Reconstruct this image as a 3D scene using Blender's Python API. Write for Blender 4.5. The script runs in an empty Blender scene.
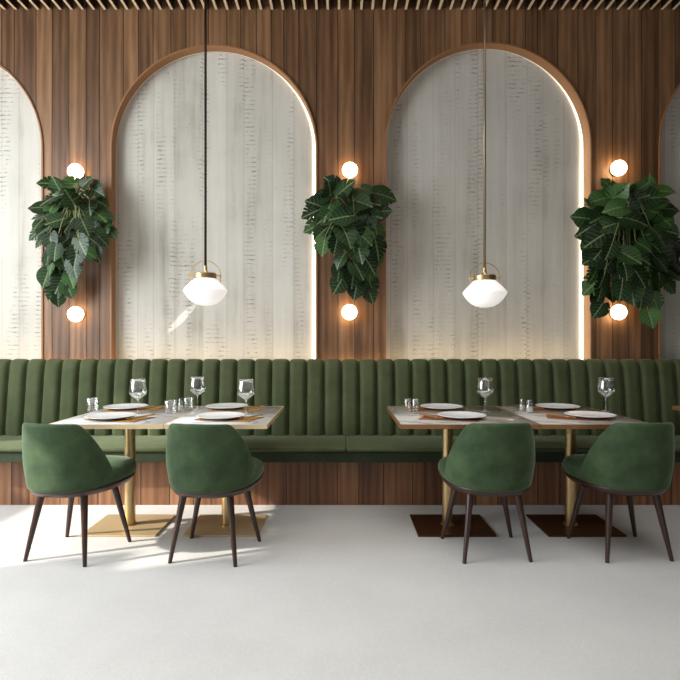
import bpy, bmesh, math, random
from mathutils import Vector, Matrix
random.seed(7)
sc = bpy.context.scene
COL = sc.collection
PI = math.pi
F = 530.0; CX = 340.0; HY = 343.0; CZ = 1.2

def at(px, py, d):
    return Vector(((px-CX)*d/F, d, CZ-(py-HY)*d/F))

# ------------------------------------------------------------------ helpers
def obj(name, bm, mat, parent=None, smooth=False, mods=()):
    me = bpy.data.meshes.new(name)
    bmesh.ops.recalc_face_normals(bm, faces=bm.faces[:])
    bm.to_mesh(me); bm.free()
    for m in (mat if isinstance(mat, (list, tuple)) else [mat]):
        me.materials.append(m)
    if smooth:
        for p in me.polygons: p.use_smooth = True
    o = bpy.data.objects.new(name, me); COL.objects.link(o)
    if parent: o.parent = parent
    for kind, kw in mods:
        md = o.modifiers.new(kind.lower(), kind)
        for k, v in kw.items(): setattr(md, k, v)
    return o

def tag(o, label=None, cat=None, group=None, kind=None):
    if label: o['label'] = label
    if cat: o['category'] = cat
    if group: o['group'] = group
    if kind: o['kind'] = kind
    return o

def thing(name, label, cat, loc=(0, 0, 0), rz=0, group=None):
    o = bpy.data.objects.new(name, None); COL.objects.link(o)
    o.empty_display_size = .05
    o.location = loc; o.rotation_euler = (0, 0, rz)
    return tag(o, label, cat, group)

def dup(root, loc, rz, label, group=None):
    r = root.copy(); COL.objects.link(r)
    r.location = loc; r.rotation_euler = (0, 0, rz); r['label'] = label
    if group: r['group'] = group
    for ch in list(root.children):
        c = ch.copy(); COL.objects.link(c); c.parent = r
        for g in ch.children:
            d = g.copy(); COL.objects.link(d); d.parent = c
    return r

def box(bm, lo, hi, bev=0, mi=0):
    r = bmesh.ops.create_cube(bm, size=1)
    vs = r['verts']
    for v in vs:
        v.co = Vector([(lo[i]+hi[i])/2 + v.co[i]*(hi[i]-lo[i]) for i in range(3)])
    fs = list({f for v in vs for f in v.link_faces})
    for f in fs: f.material_index = mi
    if bev:
        es = list({e for v in vs for e in v.link_edges})
        bmesh.ops.bevel(bm, geom=es, offset=bev, segments=2, profile=.5, affect='EDGES')

def lathe(bm, prof, n=32, c=(0, 0, 0), closed=False):
    rings = []
    for r, z in prof:
        if r < 1e-6:
            rings.append([bm.verts.new((c[0], c[1], c[2]+z))])
        else:
            rings.append([bm.verts.new((c[0]+r*math.cos(2*PI*i/n), c[1]+r*math.sin(2*PI*i/n), c[2]+z)) for i in range(n)])
    pairs = list(zip(rings, rings[1:]))
    if closed: pairs.append((rings[-1], rings[0]))
    for a, b in pairs:
        for i in range(n):
            j = (i+1) % n
            if len(a) == 1 and len(b) == 1: continue
            if len(a) == 1: bm.faces.new((a[0], b[i], b[j]))
            elif len(b) == 1: bm.faces.new((a[i], a[j], b[0]))
            else: bm.faces.new((a[i], a[j], b[j], b[i]))

def tube(bm, pts, rad, n=8, cap=True):
    pts = [Vector(p) for p in pts]
    rads = rad if isinstance(rad, (list, tuple)) else [rad]*len(pts)
    rings = []
    up = None
    for i, p in enumerate(pts):
        t = (pts[min(i+1, len(pts)-1)]-pts[max(i-1, 0)]).normalized()
        if up is None:
            up = Vector((0, 0, 1)) if abs(t.z) < .9 else Vector((1, 0, 0))
        a = (up - t*up.dot(t)).normalized(); up = a
        b = t.cross(a)
        rings.append([bm.verts.new(p+rads[i]*(a*math.cos(2*PI*k/n)+b*math.sin(2*PI*k/n))) for k in range(n)])
    for A, B in zip(rings, rings[1:]):
        for k in range(n):
            bm.faces.new((A[k], A[(k+1) % n], B[(k+1) % n], B[k]))
    if cap:
        bm.faces.new(rings[0]); bm.faces.new(rings[-1])

def sell(t, a, b, e=2.6):
    c, s = math.cos(t), math.sin(t)
    return (a*math.copysign(abs(c)**(2/e), c), b*math.copysign(abs(s)**(2/e), s))

def slab(bm, outline, prof):
    """outline: list of (x,y); prof: list of (scale, z)"""
    n = len(outline); rings = []
    for s, z in prof:
        rings.append([bm.verts.new((x*s, y*s, z if not callable(z) else z(x*s, y*s))) for x, y in outline])
    for A, B in zip(rings, rings[1:]):
        for k in range(n):
            bm.faces.new((A[k], A[(k+1) % n], B[(k+1) % n], B[k]))
    bm.faces.new(rings[0]); bm.faces.new(rings[-1])

def curve_mesh(name, loops, ext):
    """flat 2-D loops with holes (first is the outside), extruded; lies in local XY"""
    cu = bpy.data.curves.new(name, 'CURVE'); cu.dimensions = '2D'; cu.fill_mode = 'BOTH'; cu.extrude = ext
    for lp in loops:
        sp = cu.splines.new('POLY'); sp.points.add(len(lp)-1)
        for p, (x, y) in zip(sp.points, lp): p.co = (x, y, 0, 1)
        sp.use_cyclic_u = True
    o = bpy.data.objects.new(name+'_c', cu); COL.objects.link(o)
    bpy.context.view_layer.update()
    me = bpy.data.meshes.new_from_object(o.evaluated_get(bpy.context.evaluated_depsgraph_get()))
    bpy.data.objects.remove(o); bpy.data.curves.remove(cu)
    bm = bmesh.new(); bm.from_mesh(me); bpy.data.meshes.remove(me)
    return bm

# ------------------------------------------------------------------ materials
class N:
    def __init__(s, name):
        s.m = bpy.data.materials.new(name); s.m.use_nodes = True
        s.t = s.m.node_tree; s.b = s.t.nodes['Principled BSDF']
    def n(s, typ, **kw):
        nd = s.t.nodes.new(typ)
        for k, v in kw.items():
            if k.startswith('i_'): nd.inputs[int(k[2:])].default_value = v
            else: setattr(nd, k, v)
        return nd
    def l(s, a, b): s.t.links.new(a, b)
    def val(s, x, sock):
        if hasattr(x, 'is_linked'): s.l(x, sock)
        else: sock.default_value = x
    def math(s, op, a, b=0.0, clamp=False):
        nd = s.n('ShaderNodeMath', operation=op); nd.use_clamp = clamp
        s.val(a, nd.inputs[0]); s.val(b, nd.inputs[1]); return nd.outputs[0]
    def mix(s, f, a, b, blend='MIX'):
        nd = s.n('ShaderNodeMix', data_type='RGBA', blend_type=blend)
        s.val(f, nd.inputs[0]); s.val(a, nd.inputs[6]); s.val(b, nd.inputs[7]); return nd.outputs[2]
    def ramp(s, f, stops):
        nd = s.n('ShaderNodeValToRGB'); cr = nd.color_ramp
        while len(cr.elements) < len(stops): cr.elements.new(.5)
        for e, (p, c) in zip(cr.elements, stops): e.position = p; e.color = c
        s.l(f, nd.inputs[0]); return nd.outputs[0]
    def coord(s, scale=(1, 1, 1), loc=(0, 0, 0)):
        tc = s.n('ShaderNodeTexCoord'); mp = s.n('ShaderNodeMapping')
        mp.inputs['Scale'].default_value = scale; mp.inputs['Location'].default_value = loc
        s.l(tc.outputs['Object'], mp.inputs[0]); return mp.outputs[0]
    def noise(s, v, scale, detail=4, rough=.55):
        nd = s.n('ShaderNodeTexNoise'); nd.inputs['Scale'].default_value = scale
        nd.inputs['Detail'].default_value = detail; nd.inputs['Roughness'].default_value = rough
        s.l(v, nd.inputs['Vector']); return nd.outputs[0]
    def bump(s, h, strength, dist=.01):
        nd = s.n('ShaderNodeBump'); nd.inputs['Strength'].default_value = strength
        nd.inputs['Distance'].default_value = dist
        s.l(h, nd.inputs['Height']); s.l(nd.outputs[0], s.b.inputs['Normal'])
    def set(s, **kw):
        for k, v in kw.items(): s.val(v, s.b.inputs[k.replace('_', ' ')])
        return s

def c4(r, g, b): return (r, g, b, 1)
def srgb(r, g, b):
    f = lambda x: (x/255/12.92) if x/255 <= .04045 else ((x/255+.055)/1.055)**2.4
    return (f(r), f(g), f(b), 1)

def plain(name, col, rough=.5, metal=0, **kw):
    m = N(name); m.set(Base_Color=col, Roughness=rough, Metallic=metal, **kw)
    v = m.coord(); h = m.noise(v, 40, 3)
    m.set(Roughness=m.math('ADD', m.math('MULTIPLY', h, .12), rough-.06, True))
    return m.m

def wood_planks(name, dark, mid, light, freq=7.0):
    m = N(name)
    tc = m.n('ShaderNodeTexCoord'); sep = m.n('ShaderNodeSeparateXYZ'); m.l(tc.outputs['Object'], sep.inputs[0])
    w = m.math('MULTIPLY', sep.outputs[0], freq)
    v1 = m.n('ShaderNodeTexVoronoi', voronoi_dimensions='1D'); v1.inputs['Scale'].default_value = 1
    m.l(w, v1.inputs['W'])
    v2 = m.n('ShaderNodeTexVoronoi', voronoi_dimensions='1D', feature='DISTANCE_TO_EDGE'); v2.inputs['Scale'].default_value = 1
    m.l(w, v2.inputs['W'])
    s2 = m.n('ShaderNodeSeparateColor'); m.l(v1.outputs['Color'], s2.inputs[0])
    cmb = m.n('ShaderNodeCombineXYZ')
    m.l(m.math('MULTIPLY', sep.outputs[0], 14.0), cmb.inputs[0])
    m.l(m.math('ADD', m.math('MULTIPLY', sep.outputs[1], 22.0), m.math('MULTIPLY', s2.outputs[1], 60.0)), cmb.inputs[1])
    m.l(m.math('ADD', m.math('MULTIPLY', sep.outputs[2], 1.1), m.math('MULTIPLY', s2.outputs[0], 40.0)), cmb.inputs[2])
    g1 = m.noise(cmb.outputs[0], 1.0, 6, .62)
    cm2 = m.n('ShaderNodeCombineXYZ')
    m.l(m.math('MULTIPLY', sep.outputs[0], 9.0), cm2.inputs[0]); m.l(m.math('MULTIPLY', s2.outputs[2], 50.0), cm2.inputs[1])
    m.l(m.math('MULTIPLY', sep.outputs[2], .8), cm2.inputs[2])
    nd = m.n('ShaderNodeTexWave', wave_type='BANDS', bands_direction='X'); m.l(cm2.outputs[0], nd.inputs[0])
    nd.inputs['Scale'].default_value = .6; nd.inputs['Distortion'].default_value = 9; nd.inputs['Detail'].default_value = 2; nd.inputs['Detail Scale'].default_value = .7
    g = m.math('ADD', m.math('MULTIPLY', g1, .86), m.math('MULTIPLY', nd.outputs[1], .14))
    g = m.math('ADD', g, m.math('MULTIPLY', m.math('SUBTRACT', s2.outputs[0], .5), .29), True)
    col = m.ramp(g, [(.25, dark), (.5, mid), (.78, light)])
    gap = m.n('ShaderNodeMapRange'); gap.inputs[1].default_value = .008; gap.inputs[2].default_value = .03
    m.l(v2.outputs['Distance'], gap.inputs[0])
    col = m.mix(gap.outputs[0], c4(.012, .007, .004), col)
    m.set(Base_Color=col, Roughness=m.math('ADD', m.math('MULTIPLY', g1, .2), .38))
    m.bump(m.math('ADD', gap.outputs[0], m.math('MULTIPLY', g1, .12)), .55, .004)
    return m.m

def plaster(name):
    m = N(name)
    tc = m.n('ShaderNodeTexCoord'); sep = m.n('ShaderNodeSeparateXYZ'); m.l(tc.outputs['Object'], sep.inputs[0])
    X, Z = sep.outputs[0], sep.outputs[2]
    w = m.math('MULTIPLY', X, 5.2)
    v1 = m.n('ShaderNodeTexVoronoi', voronoi_dimensions='1D'); v1.inputs['Scale'].default_value = 1; m.l(w, v1.inputs['W'])
    v2 = m.n('ShaderNodeTexVoronoi', voronoi_dimensions='1D', feature='DISTANCE_TO_EDGE'); v2.inputs['Scale'].default_value = 1; m.l(w, v2.inputs['W'])
    s2 = m.n('ShaderNodeSeparateColor'); m.l(v1.outputs['Color'], s2.inputs[0])
    vv = m.coord((1, 1, 1))
    big = m.noise(vv, 1.6, 5, .6)
    streak = m.noise(m.coord((9, 1, .55)), 1.0, 6, .65)
    fine = m.noise(m.coord((60, 1, 6)), 1.0, 4, .6)
    base = m.math('ADD', m.math('ADD', m.math('MULTIPLY', big, .4), m.math('MULTIPLY', streak, .5)), m.math('MULTIPLY', s2.outputs[0], .14))
    col = m.ramp(base, [(.30, srgb(162, 157, 146)), (.46, srgb(202, 197, 187)), (.70, srgb(221, 217, 208))])
    # saw chatter: short level dashes in upright lanes
    cmb = m.n('ShaderNodeCombineXYZ'); m.l(m.math('MULTIPLY', X, 1.0), cmb.inputs[0]); m.l(m.math('ADD', m.math('MULTIPLY', Z, 1.0), m.math('MULTIPLY', s2.outputs[1], .5)), cmb.inputs[2])
    wv = m.n('ShaderNodeTexWave', wave_type='BANDS', bands_direction='Z'); m.l(cmb.outputs[0], wv.inputs[0])
    wv.inputs['Scale'].default_value = 8.2; wv.inputs['Distortion'].default_value = 2.2; wv.inputs['Detail'].default_value = 2; wv.inputs['Detail Scale'].default_value = 2
    dash = m.n('ShaderNodeMapRange'); dash.inputs[1].default_value = .72; dash.inputs[2].default_value = .95; m.l(wv.outputs[1], dash.inputs[0])
    lane = m.noise(m.coord((7.5, 1, .6), (3.1, 0, 1.7)), 1.0, 2, .5)
    lm = m.n('ShaderNodeMapRange'); lm.inputs[1].default_value = .50; lm.inputs[2].default_value = .62; m.l(lane, lm.inputs[0])
    brk = m.noise(m.coord((17, 1, 10)), 1.0, 3, .65)
    bk = m.n('ShaderNodeMapRange'); bk.inputs[1].default_value = .42; bk.inputs[2].default_value = .62; m.l(brk, bk.inputs[0])
    dm = m.math('MULTIPLY', m.math('MULTIPLY', dash.outputs[0], lm.outputs[0]), bk.outputs[0], True)
    col = m.mix(m.math('MULTIPLY', dm, .7), col, srgb(112, 106, 96))
    sp = m.n('ShaderNodeMapRange'); sp.inputs[1].default_value = .68; sp.inputs[2].default_value = .76; m.l(m.noise(m.coord((30, 1, 18), (9, 0, 2)), 1.0, 3, .7), sp.inputs[0])
    col = m.mix(m.math('MULTIPLY', sp.outputs[0], .55), col, srgb(100, 92, 80))
    gp = m.n('ShaderNodeMapRange'); gp.inputs[1].default_value = .0; gp.inputs[2].default_value = .03; m.l(v2.outputs['Distance'], gp.inputs[0])
    col = m.mix(m.math('MULTIPLY', m.math('SUBTRACT', 1.0, gp.outputs[0]), .3), col, srgb(120, 112, 100))
    m.set(Base_Color=col, Roughness=.8)
    m.bump(m.math('SUBTRACT', m.math('ADD', m.math('MULTIPLY', fine, .4), m.math('MULTIPLY', streak, .4)), dm), .4, .005)
    return m.m

def velvet(name, c1, c2, sheen):
    m = N(name); v = m.coord()
    n1 = m.noise(v, 7, 6, .65); n2 = m.noise(v, 260, 2)
    m.set(Base_Color=m.ramp(n1, [(.3, c1), (.7, c2)]), Roughness=.75)
    m.b.inputs['Sheen Weight'].default_value = sheen; m.b.inputs['Sheen Roughness'].default_value = .35
    m.b.inputs['Sheen Tint'].default_value = srgb(190, 205, 178)
    m.b.inputs['Specular IOR Level'].default_value = .25
    m.bump(n2, .12, .003)
    return m.m

def floor_mat():
    m = N('floor_terrazzo'); v = m.coord()
    vo = m.n('ShaderNodeTexVoronoi'); vo.inputs['Scale'].default_value = 150; m.l(v, vo.inputs[0])
    s2 = m.n('ShaderNodeSeparateColor'); m.l(vo.outputs['Color'], s2.inputs[0])
    n1 = m.noise(v, 2.2, 4); n2 = m.noise(v, 130, 3, .7)
    col = m.ramp(n1, [(.3, srgb(200, 199, 197)), (.7, srgb(209, 208, 206))])
    col = m.mix(m.math('MULTIPLY', m.math('LESS_THAN', s2.outputs[0], .14), .10), col, srgb(165, 163, 160))
    col = m.mix(m.math('MULTIPLY', m.math('GREATER_THAN', s2.outputs[1], .86), .15), col, srgb(235, 233, 230))
    m.set(Base_Color=col, Roughness=m.math('ADD', m.math('MULTIPLY', n2, .15), .38))
    m.b.inputs['Specular IOR Level'].default_value = .35
    return m.m

def marble(name, base, vein):
    m = N(name); v = m.coord()
    n1 = m.noise(v, 3, 6, .6)
    wv = m.n('ShaderNodeTexWave', wave_type='BANDS', bands_direction='DIAGONAL'); m.l(v, wv.inputs[0])
    wv.inputs['Scale'].default_value = 1.3; wv.inputs['Distortion'].default_value = 14; wv.inputs['Detail'].default_value = 4
    col = m.ramp(wv.outputs[1], [(.0, vein), (.13, base), (1, base)])
    col = m.mix(m.math('MULTIPLY', n1, .45), col, vein)
    m.set(Base_Color=col, Roughness=.16)
    return m.m

def emit(name, col, strength):
    m = N(name); m.set(Base_Color=col, Roughness=.4)
    m.b.inputs['Emission Color'].default_value = col; m.b.inputs['Emission Strength'].default_value = strength
    return m.m

def led_mat(name, col, strength):
    m = N(name); m.set(Base_Color=c4(.75, .70, .6), Roughness=.4)
    m.b.inputs['Emission Color'].default_value = col
    at_ = m.n('ShaderNodeAttribute', attribute_name='glow')
    m.l(m.math('MULTIPLY', at_.outputs['Fac'], strength), m.b.inputs['Emission Strength'])
    return m.m

def glass_mat(name):
    m = N(name); m.t.nodes.remove(m.b)
    out = [n for n in m.t.nodes if n.type == 'OUTPUT_MATERIAL'][0]
    tr = m.n('ShaderNodeBsdfTransparent'); tr.inputs[0].default_value = c4(.97, .98, .975)
    gl = m.n('ShaderNodeBsdfGlossy'); gl.inputs['Roughness'].default_value = .06; gl.inputs[0].default_value = c4(1, 1, 1)
    lw = m.n('ShaderNodeLayerWeight'); lw.inputs[0].default_value = .42
    f = m.math('ADD', m.math('MULTIPLY', lw.outputs['Facing'], .62), .06, True)
    mx = m.n('ShaderNodeMixShader'); m.l(f, mx.inputs[0]); m.l(tr.outputs[0], mx.inputs[1]); m.l(gl.outputs[0], mx.inputs[2])
    m.l(mx.outputs[0], out.inputs[0])
    return m.m

def leaf_mat(name, hue):
    m = N(name)
    at_ = lambda k: m.n('ShaderNodeAttribute', attribute_name=k).outputs['Fac']
    lx, ly, tone = m.math('ABSOLUTE', at_('lx')), at_('ly'), at_('tone')
    n1 = m.noise(m.coord(), 30, 3)
    t = m.math('ADD', m.math('MULTIPLY', tone, .8), m.math('MULTIPLY', n1, .3), True)
    col = m.ramp(t, [(.15, c4(.006, .017, .006)), (.6, c4(.02, .05, .014)), (1, hue)])
    # pinnate veins: a midrib and side ribs sweeping towards the tip
    q = m.math('FRACT', m.math('MULTIPLY', m.math('SUBTRACT', ly, m.math('MULTIPLY', lx, .62)), 6.5))
    q = m.math('ABSOLUTE', m.math('SUBTRACT', q, .5))
    rib = m.n('ShaderNodeMapRange'); rib.inputs[1].default_value = .10; rib.inputs[2].default_value = .02; m.l(q, rib.inputs[0])
    fade = m.n('ShaderNodeMapRange'); fade.inputs[1].default_value = .48; fade.inputs[2].default_value = .1; m.l(lx, fade.inputs[0])
    mid = m.n('ShaderNodeMapRange'); mid.inputs[1].default_value = .035; mid.inputs[2].default_value = .012; m.l(lx, mid.inputs[0])
    v = m.math('ADD', m.math('MULTIPLY', m.math('MULTIPLY', rib.outputs[0], fade.outputs[0]), .55), mid.outputs[0], True)
    col = m.mix(m.math('MULTIPLY', v, .7), col, srgb(132, 152, 106))
    m.set(Base_Color=col, Roughness=.36)
    m.b.inputs['Specular IOR Level'].default_value = .3
    return m.m

M = {}
M['wall'] = wood_planks('walnut_planks', srgb(84, 58, 38), srgb(120, 86, 58), srgb(158, 118, 84))
M['plinth'] = wood_planks('plinth_planks', srgb(92, 58, 36), srgb(128, 86, 56), srgb(166, 120, 84), 6.2)
M['reveal'] = plain('reveal_wood', srgb(158, 112, 72), .5)
M['plaster'] = plaster('whitewashed_boards')
M['floor'] = floor_mat()
M['ceil'] = plain('ceiling_dark', srgb(30, 22, 18), .9)
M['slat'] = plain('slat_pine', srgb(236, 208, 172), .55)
M['slatshade'] = plain('slat_side_shaded', srgb(54, 36, 25), .7)  # same slat wood, shade between the slats painted into the colour
M['sidewall'] = plain('side_plaster', srgb(120, 105, 92), .9)
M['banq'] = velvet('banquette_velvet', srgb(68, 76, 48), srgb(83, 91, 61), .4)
M['banqshade'] = velvet('banquette_velvet_shaded', srgb(38, 47, 30), srgb(48, 58, 38), .15)  # same green velvet, darkened to paint the shade on the cushion front
M['chair'] = velvet('chair_velvet', srgb(43, 60, 38), srgb(72, 93, 61), .5)
M['dwood'] = plain('chair_walnut', srgb(56, 34, 26), .35)
M['brass'] = plain('brushed_brass', srgb(204, 176, 128), .36, 1)
M['edge'] = plain('edge_brass', srgb(226, 202, 160), .45, .3)
M['edge_dark'] = plain('edge_bronze', srgb(150, 106, 68), .42, .4)
M['base_brass_lit'] = plain('base_brass_lit', srgb(200, 176, 138), .5, .5)  # left bases: brass with the sunlit tone put into its colour
M['base_brass_shaded'] = plain('base_brass_shaded', srgb(92, 58, 36), .45, .75)  # right bases: the same brass, dark reflections painted into its colour
M['marble'] = marble('white_marble', srgb(228, 227, 226), srgb(190, 189, 188))
M['marble2'] = marble('grey_marble', srgb(184, 180, 172), srgb(146, 141, 133))
M['china'] = plain('china', srgb(236, 237, 238), .22)
M['napm'] = plain('mustard_linen', srgb(178, 134, 70), .85)
M['napb'] = plain('brown_linen', srgb(150, 90, 54), .8)
M['cut'] = plain('cutlery_metal', srgb(176, 136, 84), .35, .8)
M['steel'] = plain('steel', srgb(190, 190, 190), .25, 1)
M['glass'] = glass_mat('clear_glass')
M['salt'] = plain('salt', srgb(240, 240, 240), .7)
M['pepper'] = plain('pepper', srgb(60, 54, 48), .8)
M['dark'] = plain('dark_bronze', srgb(48, 38, 32), .4, .7)
M['rod'] = plain('satin_rod', srgb(150, 132, 108), .4, .9)
M['opal'] = emit('opal_glass', c4(1, .965, .93), .5)
M['bulb'] = emit('warm_globe', c4(1, .70, .40), 14)
M['led'] = led_mat('warm_led', c4(1, .86, .66), 4.2)
M['led_dim'] = led_mat('dim_led', c4(1, .92, .8), 1.2)
M['leaf'] = leaf_mat('monstera_leaf', c4(.06, .15, .035))
M['stem'] = plain('plant_stem', srgb(140, 146, 100), .6)
M['pot'] = plain('wall_pot', srgb(50, 44, 38), .7)

# ------------------------------------------------------------------ setting
WY = 4.5; PY = 4.59; CEIL = 4.03
XL, XR, YF, YB = -4.5, 4.5, -1.6, 4.66
bm = bmesh.new(); box(bm, (XL, YF, -.06), (XR, YB, 0))
tag(obj('floor', bm, M['floor']), kind='structure')

bm = bmesh.new(); box(bm, (XL, YF, CEIL+.09), (XR, YB, CEIL+.15), mi=0)
x = XL+.05
while x < XR-.05:
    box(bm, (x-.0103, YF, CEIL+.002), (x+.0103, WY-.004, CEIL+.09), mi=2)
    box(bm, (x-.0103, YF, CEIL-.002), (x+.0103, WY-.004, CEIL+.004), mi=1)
    x += .0945
tag(obj('ceiling', bm, [M['ceil'], M['slat'], M['slatshade']]), kind='structure')

ARCH = [(-3.396, 2.85), (-1.07, 2.85), (1.256, 2.872), (3.582, 2.872)]; AR = .88; AB = .9
def arch_loop(cx, zs, r, zb, n=48):
    pts = [(cx-r, zb), (cx+r, zb)]
    pts += [(cx+r*math.cos(PI*i/n), zs+r*math.sin(PI*i/n)) for i in range(n+1)]
    return pts
loops = [[(XL, 0), (XR, 0), (XR, CEIL+.09), (XL, CEIL+.09)]]
for i, (cx, zs) in enumerate(ARCH):
    lp = arch_loop(cx, zs, AR, AB)
    lo, hi = XL+.03, XR-.03
    lp = [(min(max(p[0], lo), hi), p[1]) for p in lp]
    loops.append(lp)
bm = curve_mesh('wall', loops, .06)
bmesh.ops.rotate(bm, verts=bm.verts, cent=(0, 0, 0), matrix=Matrix.Rotation(PI/2, 3, 'X'))
bmesh.ops.translate(bm, verts=bm.verts, vec=(0, WY+.06, 0))
tag(obj('wall_back', bm, M['wall']), kind='structure')
bm = bmesh.new(); box(bm, (XL, PY+.035, 0), (XR, PY+.065, CEIL+.09))
tag(obj('wall_backing', bm, M['ceil']), kind='structure')

# side walls: the left one has an unseen window, its L-shape added to steer sunlight
wl = [[(YF, 0), (YB, 0), (YB, CEIL+.09), (YF, CEIL+.09)],
      [(1.95, 1.35), (3.42, 1.35), (3.42, 2.42), (1.68, 2.42), (1.68, 2.0), (1.95, 2.0)]]
bm = curve_mesh('wl', wl, .008)
for v in bm.verts: v.co = Vector((XL-.01+v.co.z, v.co.x, v.co.y))
tag(obj('wall_left', bm, M['sidewall']), kind='structure')
bm = bmesh.new(); box(bm, (XR, YF, 0), (XR+.05, YB, CEIL+.09))
tag(obj('wall_right', bm, M['ceil']), kind='structure')

# arched niches
NL = ['whitewashed board niche cut off by the left photo edge, pale thin edge',
      'tall arched whitewashed niche behind the left pendant lamp with glowing right edge',
      'tall arched grey whitewashed niche behind the right pendant lamp with lit right edge',
      'dim grey arched niche cut off by the right photo edge beside the largest plant']
for i, (cx, zs) in enumerate(ARCH):
    t = thing('arched_niche', NL[i], 'wall niche', (cx, WY, AB), 0, 'arched wall niches')
    h = zs-AB
    r = AR-.002
    clip = lambda x: min(max(x, XL+.034-cx), XR-.034-cx)
    lp = [(clip(p[0]), p[1]) for p in arch_loop(0, h, r, .002)]
    bm = curve_mesh('pn', [lp], .015)
    bmesh.ops.rotate(bm, verts=bm.verts, cent=(0, 0, 0), matrix=Matrix.Rotation(PI/2, 3, 'X'))
    bmesh.ops.translate(bm, verts=bm.verts, vec=(0, PY-WY+.015, 0))
    # shift texture per niche by keeping object coords distinct
    p = obj('board_panel', bm, M['plaster'], t)
    for v in p.data.vertices: v.co.x += cx*3.7
    p.location.x = -cx*3.7
    # wooden reveal liner
    bm = bmesh.new(); n = 48
    path = [(-r, .004)] + [(r*math.cos(PI-PI*k/n), h+r*math.sin(PI-PI*k/n)) for k in range(n+1)] + [(r, .004)]
    q = r-.012
    inner = [(-q, .004)] + [(q*math.cos(PI-PI*k/n), h+q*math.sin(PI-PI*k/n)) for k in range(n+1)] + [(q, .004)]
    ring = []
    for (ax, az), (bx, bz) in zip(path, inner):
        ring.append([bm.verts.new((clip(xx), yy, zz)) for xx, yy, zz in ((ax, -.012, az), (bx, -.012, bz), (bx, PY-WY-.001, bz), (ax, PY-WY-.001, az))])
    for A, B in zip(ring, ring[1:]):
        for k in range(4): bm.faces.new((A[k], A[(k+1) % 4], B[(k+1) % 4], B[k]))
    obj('reveal', bm, M['reveal'], t)
    # light strip up the right jamb, thinning out over the crown
    if i in (0, 1, 2):
        off = {0: .016, 1: .018, 2: .034}[i]
        rr = r-off-.012; yy = PY-WY-.012
        pts = [(rr, yy, .03+k*(h-.03)/8) for k in range(9)]; glow = [1]*7+[.97, .9]
        m_ = 40
        for k in range(1, m_+1):
            an = PI*k/m_
            r2 = rr+(r-.013-rr)*min(1, k/(m_*.45))
            pts.append((r2*math.cos(an), yy, h+r2*math.sin(an))); glow.append(max(.0, 1-k/(m_*.5))**2.2*.85+.02)
        for k in range(1, 9): pts.append((-r2, yy, h+(.03-h)*k/8)); glow.append(.02*(1-k/8))
        bm = bmesh.new(); gl = bm.verts.layers.float.new('glow')
        tube(bm, pts, [(.0055 if i == 0 else .0105)*(max(.25, min(1, g_**.5))) for g_ in glow], 8)
        bm.verts.ensure_lookup_table()
        for vi, v in enumerate(bm.verts): v[gl] = glow[vi//8]
        obj('light_strip', bm, M['led_dim'] if i == 0 else M['led'], t)

# ------------------------------------------------------------------ banquette
bq = thing('banquette', 'long green velvet banquette with channelled back along the wood wall', 'bench', (0, 4.1, 0))
CW = .1444; X0 = -2.731-12*CW
bm = bmesh.new()
# profile from bottom front up, over the roll and down behind: (dy toward room is -, z)
prof = [(4.345, .40, 1), (4.335, .50, 1), (4.345, .62, 1), (4.36, .76, 1), (4.375, .90, 1), (4.385, .99, .95), (4.392, 1.03, .8), (4.405, 1.055, .55), (4.425, 1.066, .35), (4.448, 1.06, .25), (4.462, 1.035, .1), (4.465, .95, 0)]
NS = 16; cols = []
nch = int((4.42-X0)/CW)
for c in range(nch):
    for k in range(NS + (1 if c == nch-1 else 0)):
        t = k/NS; b = (1-abs(2*t-1)**4.5)
        if k == 0 and c > 0: b = -.35
        xx = X0+(c+t)*CW
        if xx < XL+.03: xx = XL+.03
        col_ = []
        for y, z, w in prof:
            dz = .014*b if z > 1.0 else 0
            col_.append(bm.verts.new((xx, y-4.1-.046*b*w, z-.012+dz)))
        cols.append(col_)
for A, B in zip(cols, cols[1:]):
    for k in range(len(prof)-1):
        bm.faces.new((A[k], B[k], B[k+1], A[k+1]))
obj('backrest', bm, M['banq'], bq, smooth=True)
def cushion(x0, x1):
    bm = bmesh.new(); box(bm, (x0, 3.79-4.1, .419), (x1, 4.37-4.1, .449), 0)
    es = [e for e in bm.edges]
    bmesh.ops.bevel(bm, geom=es, offset=.0135, segments=4, profile=.55, affect='EDGES')
    obj('seat_cushion', bm, M['banq'], bq, smooth=True)
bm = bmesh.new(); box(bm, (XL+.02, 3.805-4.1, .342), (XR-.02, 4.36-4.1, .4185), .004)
obj('cushion_front_shade', bm, M['banqshade'], bq)  # cushion front as its own strip, shade put into its colour
cushion(XL+.02, .043); cushion(.047, XR-.02)
bm = bmesh.new(); box(bm, (XL+.02, 3.926-4.1, 0), (XR-.02, 4.36-4.1, .3415))
obj('wooden_plinth', bm, M['plinth'], bq)

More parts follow.
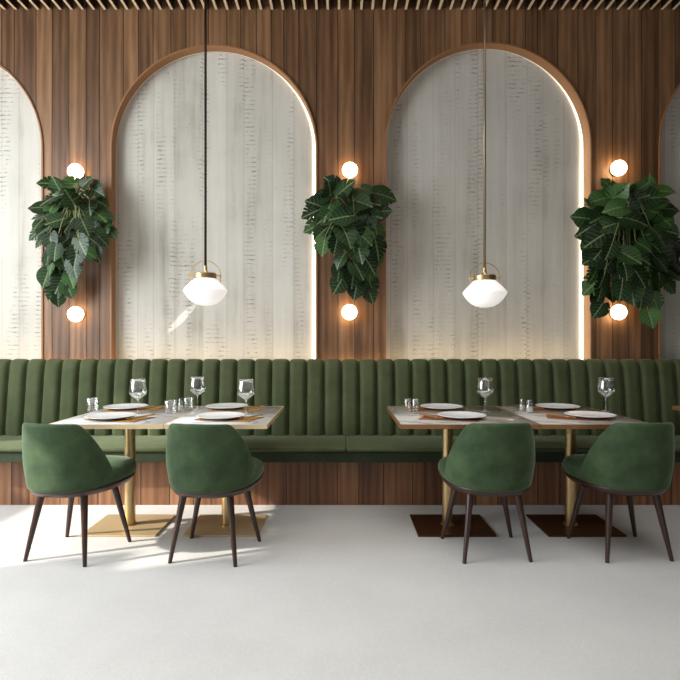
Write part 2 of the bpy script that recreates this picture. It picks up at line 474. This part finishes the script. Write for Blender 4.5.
# ------------------------------------------------------------------ chairs
def make_chair(label):
    t = thing('dining_chair', label, 'chair', (0, 0, 0), 0, 'green velvet dining chairs')
    seat_out = []
    NO = 48
    for k in range(NO):
        x, y = sell(2*PI*k/NO, .25, .30, 2.7)
        # a touch narrower at the back
        x *= 1 - .10*max(0, -y/.30)**2
        seat_out.append((x, y+.058))
    bm = bmesh.new()
    crown = lambda s, z: (s, z)
    slab(bm, seat_out, [(.90, .405), (.97, .41), (1.0, .43), (1.0, .45), (.975, .472), (.9, .486), (.6, .495), (.2, .497)])
    obj('seat', bm, M['chair'], t, smooth=True)
    bm = bmesh.new()
    slab(bm, seat_out, [(.84, .368), (.9, .370), (.96, .392), (.985, .407), (.9, .409)])
    obj('seat_frame', bm, M['dwood'], t, smooth=True)
    # wrap-around shell
    bm = bmesh.new(); NU, NV = 44, 11; PM = math.radians(90)
    grid = []
    for i in range(NU+1):
        u = -1+2*i/NU; ph = u*PM; a = abs(ph)
        s = (a-math.radians(43))/(PM-math.radians(43)); s = max(0, min(1, s))
        s = .25*s*s*(3-2*s)+.75*s**1.55
        zt = .775-(.775-.455)*s - .010*math.sin(min(a, 1.2))**2
        zb = .400
        row = []
        for j in range(NV+1):
            v = j/NV
            z = zb+(zt-zb)*v
            hz = (z-.40)/.385
            # egg-like swell: small foot, full at a third, drawing in to the top
            sw = .93+.12*math.sin(min(1, hz*1.9)*PI/2)-.17*max(0, hz-.25)**1.4
            x, y = sell(-PI/2+ph, .252, .255, 2.35)
            x *= 1 - .04*max(0, -y/.25)
            lean = -.055*max(0, hz-.2)*max(0, math.cos(ph))
            row.append(bm.verts.new((x*sw, y*(.97+.04*sw)+lean+.0, z)))
        grid.append(row)
    for A, B in zip(grid, grid[1:]):
        for j in range(NV): bm.faces.new((A[j], B[j], B[j+1], A[j+1]))
    obj('backrest', bm, M['chair'], t, smooth=True,
        mods=(('SOLIDIFY', dict(thickness=.032, offset=-1)), ('SUBSURF', dict(levels=1, render_levels=2))))
    for sx, sy in ((-1, -1), (1, -1), (-1, 1), (1, 1)):
        bm = bmesh.new()
        top = Vector((.128*sx, -.115 if sy < 0 else .135, .395))
        bot = Vector(((.185 if sy < 0 else .215)*sx, -.185 if sy < 0 else .185, .0))
        dirv = bot-top
        pts = [top+dirv*k/6 for k in range(7)]
        tube(bm, pts, [.0215, .020, .018, .016, .0145, .0125, .0105], 12)
        obj('leg', bm, M['dwood'], t, smooth=False)
    return t
CH = [((-1.515, 3.06), -11, 'green velvet dining chair farthest left, its left edge catching sunlight'),
      ((-.722, 3.05), -7, 'green velvet dining chair second from left, tucked square under the table'),
      ((.852, 3.08), 3, 'green velvet dining chair left of the two chairs at the right-hand tables'),
      ((1.630, 3.09), 4, 'green velvet dining chair farthest right, in front of the fourth table')]
ch0 = make_chair(CH[0][2])
ch0.location = (*CH[0][0], 0); ch0.rotation_euler.z = math.radians(CH[0][1])
for (x, y), rz, lb in CH[1:]:
    dup(ch0, (x, y, 0), math.radians(rz), lb)

# ------------------------------------------------------------------ tables
TZ = .735; TF, TB = 3.02, 3.905; TD = 3.477
def X_at(px, d): return (px-CX)*d/F
seamL, seamR = X_at(163.5, TF), X_at(541, TF)
TABS = [(X_at(46, TF), seamL, X_at(130, TD), 'marble', 'edge', 'base_brass_lit', 'pale marble table farthest left with a brass column on a square sunlit-toned brass base'),
        (seamL, X_at(267.5, TF), X_at(227, TD), 'marble', 'edge', 'base_brass_lit', 'pale marble table second from left, pushed against the leftmost table'),
        (X_at(400, TF), seamR, X_at(447.5, TD), 'marble2', 'edge_dark', 'base_brass_shaded', 'grey marble table third from left with brass column on shade-darkened brass base'),
        (seamR, X_at(655, TF), X_at(570.5, TD), 'marble2', 'edge_dark', 'base_brass_shaded', 'grey marble table fourth from left behind the rightmost green chair'),
        (2.445, 3.12, 2.80, 'marble2', 'edge_dark', 'base_brass_shaded', 'grey marble table whose corner just enters at the right photo edge')]
for x0, x1, xc, mt, me_, mb, lb in TABS:
    t = thing('dining_table', lb, 'table', (xc, TD, 0), 0, 'marble dining tables')
    g = .0015; ly0, ly1 = TF-TD, TB-TD; a, b = x0-xc+g, x1-xc-g
    bm = bmesh.new(); box(bm, (a+.004, ly0+.004, TZ-.020), (b-.004, ly1-.004, TZ))
    obj('tabletop', bm, M[mt], t)
    bm = bmesh.new(); e = .004
    for lo, hi in (((a, ly0), (b, ly0+e)), ((a, ly1-e), (b, ly1)), ((a, ly0+e), (a+e, ly1-e)), ((b-e, ly0+e), (b, ly1-e))):
        box(bm, (lo[0], lo[1], TZ-.025), (hi[0], hi[1], TZ+.0006))
    obj('edge_band', bm, M[me_], t)
    bm = bmesh.new(); lathe(bm, [(0, .012), (.046, .012), (.046, .018), (.034, .022), (.034, TZ-.05), (.05, TZ-.030), (.09, TZ-.026), (.09, TZ-.0205), (0, TZ-.0205)], 32)
    obj('column', bm, M['brass'], t, smooth=False, mods=(('EDGE_SPLIT', dict(split_angle=.6)),))
    for p in t.children[-1].data.polygons: p.use_smooth = True
    bm = bmesh.new(); box(bm, (-.232 if mb == 'base_brass_lit' else -.222, -.2, 0), (.238 if mb == 'base_brass_lit' else .262, .2, .012), .002)
    obj('base_plate', bm, M[mb], t)

# ------------------------------------------------------------------ tableware
TN = ['leftmost table', 'second table from left', 'third table from left', 'fourth table from left']
def plate_mesh():
    bm = bmesh.new()
    lathe(bm, [(0, .006), (.06, .006), (.085, .0085), (.105, .012), (.138, .0165), (.146, .0185), (.149, .0175), (.146, .0145), (.11, .0075), (.085, .0015), (.07, 0), (0, .0015)], 48)
    return bm
def napkin_mesh(seed, w=.35, h=.20):
    rnd = random.Random(seed)
    bm = bmesh.new(); nx, ny = 20, 14; p1, p2 = rnd.random()*6, rnd.random()*6
    top, bot = [], []
    for i in range(nx+1):
        ra, rb = [], []
        for j in range(ny+1):
            x = (i/nx-.5)*w; y = (j/ny-.5)*h
            edge = max(0, abs(x)-.12)/.08
            z = .0012+.005*edge*(.5+.5*math.sin(y*38+p1))*(.6+.4*math.sin(x*30+p2))
            ra.append(bm.verts.new((x+.01*math.sin(y*14+p1), y+.01*math.sin(x*11+p2), z+.0025)))
            rb.append(bm.verts.new((x+.01*math.sin(y*14+p1), y+.01*math.sin(x*11+p2), max(0, z-.0012))))
        top.append(ra); bot.append(rb)
    for g_ in (top, bot):
        for i in range(nx):
            for j in range(ny): bm.faces.new((g_[i][j], g_[i+1][j], g_[i+1][j+1], g_[i][j+1]))
    for i in range(nx):
        for j in (0, ny): bm.faces.new((top[i][j], top[i+1][j], bot[i+1][j], bot[i][j]))
    for j in range(ny):
        for i in (0, nx): bm.faces.new((top[i][j], top[i][j+1], bot[i][j+1], bot[i][j]))
    return bm
def ribbon(bm, pts, th=.0025):
    """pts: (x, y, halfwidth, z) along the length"""
    R = []
    for x, y, w, z in pts:
        R.append([bm.verts.new((x-w, y, z)), bm.verts.new((x+w, y, z)), bm.verts.new((x+w, y, z+th)), bm.verts.new((x-w, y, z+th))])
    for A, B in zip(R, R[1:]):
        for k in range(4): bm.faces.new((A[k], A[(k+1) % 4], B[(k+1) % 4], B[k]))
    bm.faces.new(R[0]); bm.faces.new(R[-1])
def fork_mesh():
    bm = bmesh.new()
    ribbon(bm, [(0, -.1, .006, 0), (0, -.09, .008, 0), (0, -.04, .005, .001), (0, .02, .003, .003), (0, .035, .008, .002), (0, .045, .011, .001), (0, .055, .0115, .001)])
    for k in range(4):
        x = -.0095+k*.00633
        ribbon(bm, [(x, .055, .0019, .001), (x, .085, .0016, .002), (x, .1, .0008, .005)], .002)
    return bm
def knife_mesh():
    bm = bmesh.new()
    ribbon(bm, [(0, -.11, .006, 0), (0, -.1, .0085, 0), (0, -.01, .006, 0), (0, .0, .005, 0)], .005)
    ribbon(bm, [(0, 0, .005, .001), (.001, .03, .0085, .001), (.001, .07, .009, .001), (-.001, .095, .006, .001), (-.003, .108, .0015, .001)], .002)
    return bm
def goblet_mesh():
    bm = bmesh.new()
    o_ = [(0, 0), (.036, 0), (.037, .002), (.02, .005), (.008, .010), (.0042, .022), (.0042, .085), (.008, .094), (.032, .110), (.054, .130), (.0585, .142), (.056, .165), (.050, .2), (.046, .228)]
    i_ = [(.045, .2285), (.0488, .2), (.0547, .165), (.0572, .142), (.0528, .131), (.031, .1115), (.008, .098), (0, .096)]
    lathe(bm, o_+i_, 32); return bm
def tumbler_mesh(r, h):
    bm = bmesh.new()
    lathe(bm, [(0, 0), (r*.86, 0), (r*.9, .003), (r, h-.001), (r-.001, h), (r-.0025, h-.001), (r*.86-.001, .012), (r*.8, .010), (0, .010)], 28); return bm

cache = {}
def inst(name, key, fn, mat, loc, rz, label, cat, group, smooth=True):
    if key in cache:
        o = cache[key].copy(); COL.objects.link(o)
    else:
        o = obj(name, fn(), mat, None, smooth); cache[key] = o
    o.location = loc; o.rotation_euler = (0, 0, rz)
    return tag(o, label, cat, group)

# plate centres read off the photograph as world points on the table
def on_table(px, py, z=TZ):
    d = F*(CZ-z)/(py-HY); return ((px-CX)*d/F, d, z)
PL = [(0, 'chair', 111, 416.2), (0, 'bench', 126, 406.8), (1, 'chair', 221, 416), (1, 'bench', 227, 406.2),
      (2, 'chair', 461.5, 415.5), (2, 'bench', 441.5, 406.8), (3, 'chair', 590, 415), (3, 'bench', 557.5, 406.5)]
WHERE = {'chair': 'chair side of', 'bench': 'bench side of'}
for n_, (ti, side, px, py) in enumerate(PL):
    x, y, z = on_table(px, py, TZ+.018); y = min(max(y, TF+.17), TB-.165); x = X_at(px, y)
    left = ti < 2
    where = f', {WHERE[side]} {TN[ti]}'
    mat = M['napm'] if left else M['napb']
    rz = math.radians((-14 if side == 'chair' else 10) if left else (-20 if side == 'chair' else -14))
    sh = .055 if left else -.075
    inst('napkin', ('nap', n_), lambda: napkin_mesh(n_), mat, (x+sh, y-.005, TZ+.0008), rz,
         ('mustard' if left else 'rust brown') + ' cloth napkin under plate' + where, 'napkin',
         'mustard napkins under plates' if left else 'brown napkins under plates')
    inst('dinner_plate', 'plate', plate_mesh, M['china'], (x, y, TZ+.0075), 0, 'round white dinner plate with raised rim' + where, 'plate', 'white dinner plates')
    sgn = 1 if left else -1
    for kk, (nm, fn, dx) in enumerate((('fork', fork_mesh, .190), ('knife', knife_mesh, .222))):
        ang = math.radians(-32 if left else 32)
        inst(nm, nm, fn, M['cut'], (x+sgn*dx, y-.02+(.03*kk), TZ+.017), ang,
             f'bronze-toned table {nm} beside plate' + where, nm, nm+'s beside the plates', False)

GL = [(138, 413.6, 'clear stemmed wine glass on the leftmost table right of its plates'),
      (197.5, 409, 'clear stemmed wine glass on left part of second table from left'),
      (246, 414.2, 'clear stemmed wine glass near the right end of second table from left'),
      (485, 411.5, 'clear stemmed wine glass on the third table from left'),
      (606, 411, 'clear stemmed wine glass on the fourth table from left')]
for px, py, lb in GL:
    inst('wine_glass', 'wg', goblet_mesh, M['glass'], on_table(px, py, TZ), 0, lb, 'wine glass', 'stemmed wine glasses')
TG = [(92.5, 411, .040, .088, 'short clear tumbler on the left end of the leftmost table'),
      (170.5, 413.5, .040, .086, 'clear water tumbler just right of the seam between the two left tables'),
      (188.5, 408.5, .036, .078, 'clear tumbler behind, just left of the second wine glass from left'),
      (407.5, 411, .023, .084, 'small slim glass, left one of the pair on third table'),
      (415.3, 411.3, .023, .084, 'small slim glass, right one of the pair on third table')]
for i, (px, py, r, h, lb) in enumerate(TG):
    inst('drinking_glass', ('tg', r, h), lambda: tumbler_mesh(r, h), M['glass'], on_table(px, py, TZ), 0, lb, 'glass', 'tumblers on the tables')
SH = [(180.5, 411.5, .017, .088, 'salt', 'slim clear salt shaker beside the tumbler on second table from left'),
      (522, 411, .018, .082, 'salt', 'narrow glass shaker, left of the pair on the fourth table'),
      (529.5, 412.8, .024, .086, 'salt', 'wider glass shaker filled white, right of the pair on the fourth table')]
for px, py, r, h, c, lb in SH:
    t = thing('salt_shaker', lb, 'salt shaker', on_table(px, py, TZ), 0, 'salt shakers')
    bm = bmesh.new(); lathe(bm, [(0, 0), (r, 0), (r, h*.6), (r*.75, h*.70), (r*.7, h*.74), (r*.64, h*.74), (r*.66, h*.69), (r*.9, h*.58), (r*.9, .004), (0, .004)], 24)
    obj('glass_body', bm, M['glass'], t, True)
    bm = bmesh.new(); lathe(bm, [(0, .005), (r*.86, .005), (r*.86, h*.48), (0, h*.5)], 20)
    obj('filling', bm, M[c], t)
    bm = bmesh.new(); lathe(bm, [(0, h*.735), (r*.82, h*.735), (r*.82, h*.88), (r*.72, h*.96), (r*.4, h), (0, h)], 24)
    obj('cap', bm, M['steel'], t, False)

# ------------------------------------------------------------------ pendants
def pendant(px, ytop, ybot, rodmat, label):
    d = 3.5; x = X_at(px, d); zb = CZ-(ybot-HY)*d/F
    t = thing('pendant_lamp', label, 'pendant lamp', (x, d, zb), 0, 'opal glass pendants')
    bm = bmesh.new()
    lathe(bm, [(0, 0), (.03, .0015), (.06, .009), (.09, .026), (.115, .05), (.132, .075), (.1415, .092), (.1425, .098), (.139, .105), (.12, .127), (.098, .150), (.082, .165), (.072, .175), (0, .176)], 48)
    obj('glass_shade', bm, M['opal'], t, True)
    bm = bmesh.new()
    lathe(bm, [(0, .176), (.070, .176), (.072, .18), (.072, .208), (.068, .213), (.02, .216), (.012, .23), (.010, .262), (0, .262)], 40)
    for s in (-1, 1): tube(bm, [(.066*s, 0, .198), (.106*s, 0, .198)], .006, 10)
    obj('brass_collar', bm, M['brass'], t, False, mods=(('EDGE_SPLIT', dict(split_angle=.5)),))
    for p in t.children[-1].data.polygons: p.use_smooth = True
    bm = bmesh.new(); R = .098
    pts = [(-R, 0, .150), (-R, 0, .19)]+[(R*math.cos(PI-PI*k/24), 0, .20+.095*math.sin(PI*k/24)) for k in range(25)]+[(R, 0, .19), (R, 0, .150)]
    tube(bm, pts, .0034, 8)
    obj('handle', bm, M['brass'], t, True)
    ztop = CEIL-zb-.004
    bm = bmesh.new(); tube(bm, [(0, 0, .24), (0, 0, ztop)], .0085, 12)
    obj('rod', bm, M[rodmat], t, True)
    bm = bmesh.new(); lathe(bm, [(0, ztop+.002), (.055, ztop+.002), (.055, ztop-.018), (.045, ztop-.025), (0, ztop-.025)], 32)
    obj('ceiling_canopy', bm, M['dark'], t)
pendant(205.5, 278, 305.5, 'dark', 'white opal glass pendant on a dark rod in front of left arch')
pendant(484.7, 280, 307.5, 'rod', 'white opal glass pendant on a satin brass rod before right arch')

# ------------------------------------------------------------------ wall sconces
SC = [(74, 170.5, 'round glowing wall light above the left plant'), (74, 314, 'round glowing wall light below the left plant'),
      (350, 169, 'round glowing wall light above the middle plant'), (349.5, 312, 'round glowing wall light below the middle plant'),
      (620.5, 167, 'round glowing wall light above the right plant'), (620.5, 312, 'round glowing wall light below the right plant')]
s0 = None
for px, py, lb in SC:
    p = at(px, py, 4.42); p.y = WY
    if s0 is None:
        s0 = thing('wall_sconce', lb, 'wall light', p, 0, 'globe wall lights')
        bm = bmesh.new(); lathe(bm, [(0, 0), (.05, 0), (.053, .004), (.053, .018), (.048, .022), (0, .022)], 40)
        bmesh.ops.rotate(bm, verts=bm.verts, cent=(0, 0, 0), matrix=Matrix.Rotation(PI/2, 3, 'X'))
        obj('backplate', bm, M['dark'], s0)
        bm = bmesh.new(); lathe(bm, [(0, .022), (.05, .022), (.061, .034), (.064, .058), (.061, .07), (.05, .082), (.032, .089), (0, .092)], 40)
        bmesh.ops.rotate(bm, verts=bm.verts, cent=(0, 0, 0), matrix=Matrix.Rotation(PI/2, 3, 'X'))
        obj('globe', bm, M['bulb'], s0, True)
    else:
        dup(s0, p, 0, lb)

# ------------------------------------------------------------------ hanging plants
def add_leaf(bm, L, base, tipdir, normal, size, tone):
    lx, ly, lt = L
    yv = tipdir.normalized(); zv = (normal-yv*normal.dot(yv)).normalized(); xv = yv.cross(zv)
    NA = 120; fr = [.30, .55, .78, 1.0]
    nn = random.choice([0, 1, 2, 3, 3])
    cuts = [math.radians(a+random.uniform(-5, 5)) for a in random.sample([34, 58, 83, 108], nn)]
    depth = random.uniform(.25, .6)
    fold = random.uniform(.05, .35); droop = random.uniform(.2, .8)
    def V(x, y):
        z = fold*abs(x)-droop*(y*y*.55+x*x*.5)
        v = bm.verts.new(base+(xv*x+yv*y+zv*z)*size)
        v[lx] = x; v[ly] = y; v[lt] = tone
        return v
    c = V(0, .36)
    rings = [[] for _ in fr]
    for i in range(NA):
        th = -PI+2*PI*i/NA; a = abs(th)
        r = .45*(.90+.12*math.cos(th))+.10*math.exp(-(a/.2)**2)-.30*math.exp(-((a-PI)/.22)**2)
        r += .05*math.exp(-((a-2.5)/.35)**2)
        cut = sum(math.exp(-((a-q)/.036)**2) for q in cuts)
        rn = r*(1-min(1, cut)*depth)
        for k, f in enumerate(fr):
            q = min(f*r, rn)
            rings[k].append(V(q*math.sin(th), .36+q*math.cos(th)))
    for i in range(NA):
        j = (i+1) % NA
        bm.faces.new((c, rings[0][i], rings[0][j]))
        for k in range(len(fr)-1):
            bm.faces.new((rings[k][i], rings[k+1][i], rings[k+1][j], rings[k][j]))

def inside(p, poly):
    x, y = p; r = False
    for (x1, y1), (x2, y2) in zip(poly, poly[1:]+poly[:1]):
        if (y1 > y) != (y2 > y) and x < (x2-x1)*(y-y1)/(y2-y1)+x1: r = not r
    return r

def plant(label, root_px, poly, count, seed, smin, smax, extra=()):
    random.seed(seed)
    root = at(root_px[0], root_px[1], 4.42); root.y = WY
    t = thing('hanging_monstera', label, 'plant', root, 0, 'monstera plants on the wall')
    bm = bmesh.new()
    # half-round wall pocket the plant grows from
    lathe(bm, [(0, -.16), (.035, -.155), (.065, -.1), (.08, 0), (.073, 0), (.058, -.09), (0, -.1)], 24, (0, -.085, 0))
    obj('planter', bm, M['pot'], t, True)
    xs = [p[0] for p in poly]; ys = [p[1] for p in poly]
    pts = list(extra); tries = 0
    while len(pts) < count and tries < 20000:
        tries += 1
        q = (random.uniform(min(xs), max(xs)), random.uniform(min(ys), max(ys)))
        if not inside(q, poly): continue
        mind = 8.5 if tries < 4000 else 5.5
        if all((q[0]-p[0])**2+(q[1]-p[1])**2 > mind**2 for p in pts): pts.append(q)
    bl = bmesh.new(); [bl.verts.layers.float.new(k) for k in ('lx', 'ly', 'tone')]; L = [bl.verts.layers.float[k] for k in ('lx', 'ly', 'tone')]
    bs = bmesh.new()
    cx = sum(xs)/len(xs); cy = sum(ys)/len(ys)
    for n_, (px, py) in enumerate(pts):
        edge = min(1, math.hypot((px-cx)/(max(xs)-min(xs))*2, (py-cy)/(max(ys)-min(ys))*2))
        d = 4.36-.30*(1-edge**2)*random.random()-.02*random.random()
        p = at(px, py, d)-root
        out = Vector(((px-cx)/45, 0, -(py-cy)/75-.55+random.uniform(-.3, .3)))
        out.x += random.uniform(-.55, .55)
        out.y = -random.uniform(.05, .45)
        s = random.uniform(smin, smax)*(1-.2*max(0, (py-cy)/(max(ys)-min(ys))))
        nrm = Vector((random.uniform(-.55, .55)+out.x*.2, -1, random.uniform(-.1, .75)))
        tone = random.random()**1.3
        td = out.normalized()
        basep = p-td*s*.42
        # keep the base off the wall
        basep.y = min(basep.y, -.05)
        add_leaf(bl, L, basep, td, nrm, s, tone)
        o_ = Vector((random.uniform(-.05, .05), -.085+random.uniform(-.04, .03), -.02))
        mid = (o_+basep)/2+Vector((0, -.03, .06+.03*random.random()))
        cpts = [o_*(1-k)**2+mid*2*k*(1-k)+basep*k*k for k in [i/7 for i in range(8)]]
        cpts.append(basep+td*s*.30+Vector((0, .004, 0)))
        tube(bs, cpts, [.0035]*7+[.0028, .0015], 5)
    for b_ in (bl,):
        for v in b_.verts:
            if v.co.y > -.016: v.co.y = -.016
    f = obj('foliage', bl, M['leaf'], t, True)
    obj('stems', bs, M['stem'], t, True)

plant('narrow trailing monstera on the left wood pier, tail thinning to lower left', (74, 192),
      [(50, 184), (64, 180), (78, 182), (92, 186), (103, 206), (112, 222), (113, 236), (98, 240), (90, 258), (74, 262), (76, 282), (64, 297), (53, 290), (46, 276), (44, 262), (50, 248), (38, 246), (36, 232), (38, 216), (42, 202)],
      54, 11, .14, .215, [(40, 240), (110, 232), (58, 298), (68, 288), (46, 276), (95, 252), (50, 183), (84, 184)])
plant('broad leafy monstera on the middle wood pier between the two arches', (349, 190),
      [(330, 184), (340, 180), (356, 190), (384, 190), (382, 206), (378, 226), (378, 248), (374, 268), (370, 292), (360, 296), (350, 288), (338, 282), (330, 260), (322, 244), (314, 224), (312, 208), (320, 198)],
      46, 23, .17, .255, [(333, 184), (313, 212), (383, 194), (370, 293), (356, 288), (340, 282), (377, 246), (322, 232)])
plant('largest bushiest monstera on the right wood pier, overlapping the arch edge', (622, 192),
      [(606, 186), (626, 188), (650, 186), (664, 192), (666, 214), (674, 232), (676, 262), (668, 284), (656, 298), (648, 316), (640, 300), (626, 292), (608, 300), (598, 306), (594, 290), (594, 262), (590, 240), (588, 216), (594, 200)],
      72, 37, .16, .26, [(610, 186), (585, 218), (676, 262), (650, 316), (600, 308), (660, 190), (596, 272), (674, 240), (668, 284)])

# ------------------------------------------------------------------ light
def area(name, loc, target, sx, sy, power, col, spread=PI):
    l = bpy.data.lights.new(name, 'AREA'); l.shape = 'RECTANGLE'; l.size = sx; l.size_y = sy; l.energy = power; l.color = col; l.spread = spread
    o = bpy.data.objects.new(name, l); COL.objects.link(o); o.location = loc
    o.rotation_euler = (Vector(target)-Vector(loc)).to_track_quat('-Z', 'Y').to_euler()
    return o
sun = bpy.data.lights.new('sun', 'SUN'); sun.energy = 7; sun.angle = math.radians(1.2); sun.color = (1, .93, .82)
so = bpy.data.objects.new('sun', sun); COL.objects.link(so); so.location = (-6, 1, 5)
so.rotation_euler = Vector((.9, .30, -.54)).to_track_quat('-Z', 'Y').to_euler()
area('window_light', (-4.3, 1.9, 2.0), (0, 3.2, .9), 2.9, 3.2, 270, (.90, .96, 1))
area('overhead_skylight', (-.9, 1.5, 3.98), (-.9, 1.6, 0), 6.0, 3.0, 80, (1, .985, .96), math.radians(120))
area('bench_cove', (-1.2, 4.478, 1.02), (-1.2, 4.52, 2.0), 6.4, .012, 6, (1, .72, .38))
sp = bpy.data.lights.new('streak_helper_spot', 'SPOT'); sp.energy = 2000; sp.spot_size = math.radians(1.0); sp.spot_blend = .25; sp.shadow_soft_size = .002  # added unseen spot that draws the sun streak on the niche panel
spo = bpy.data.objects.new('streak_helper_spot', sp); COL.objects.link(spo); spo.location = (1.2, 3.95, 4.0)
spo.rotation_euler = (Vector((-1.30, 4.575, 1.485))-spo.location).to_track_quat('-Z', 'Y').to_euler()
w = bpy.data.worlds.new('world'); sc.world = w; w.use_nodes = True
w.node_tree.nodes['Background'].inputs[0].default_value = (.93, .96, 1, 1)
w.node_tree.nodes['Background'].inputs[1].default_value = .21

# ------------------------------------------------------------------ camera
cam = bpy.data.cameras.new('camera'); cam.sensor_width = 36; cam.lens = 36*F/680; cam.shift_y = (343-340)/680
co = bpy.data.objects.new('camera', cam); COL.objects.link(co)
co.location = (0, 0, CZ); co.rotation_euler = (PI/2, 0, 0)
sc.camera = co
sc.view_settings.view_transform = 'Standard'
sc.view_settings.look = 'None'
sc.view_settings.exposure = 0
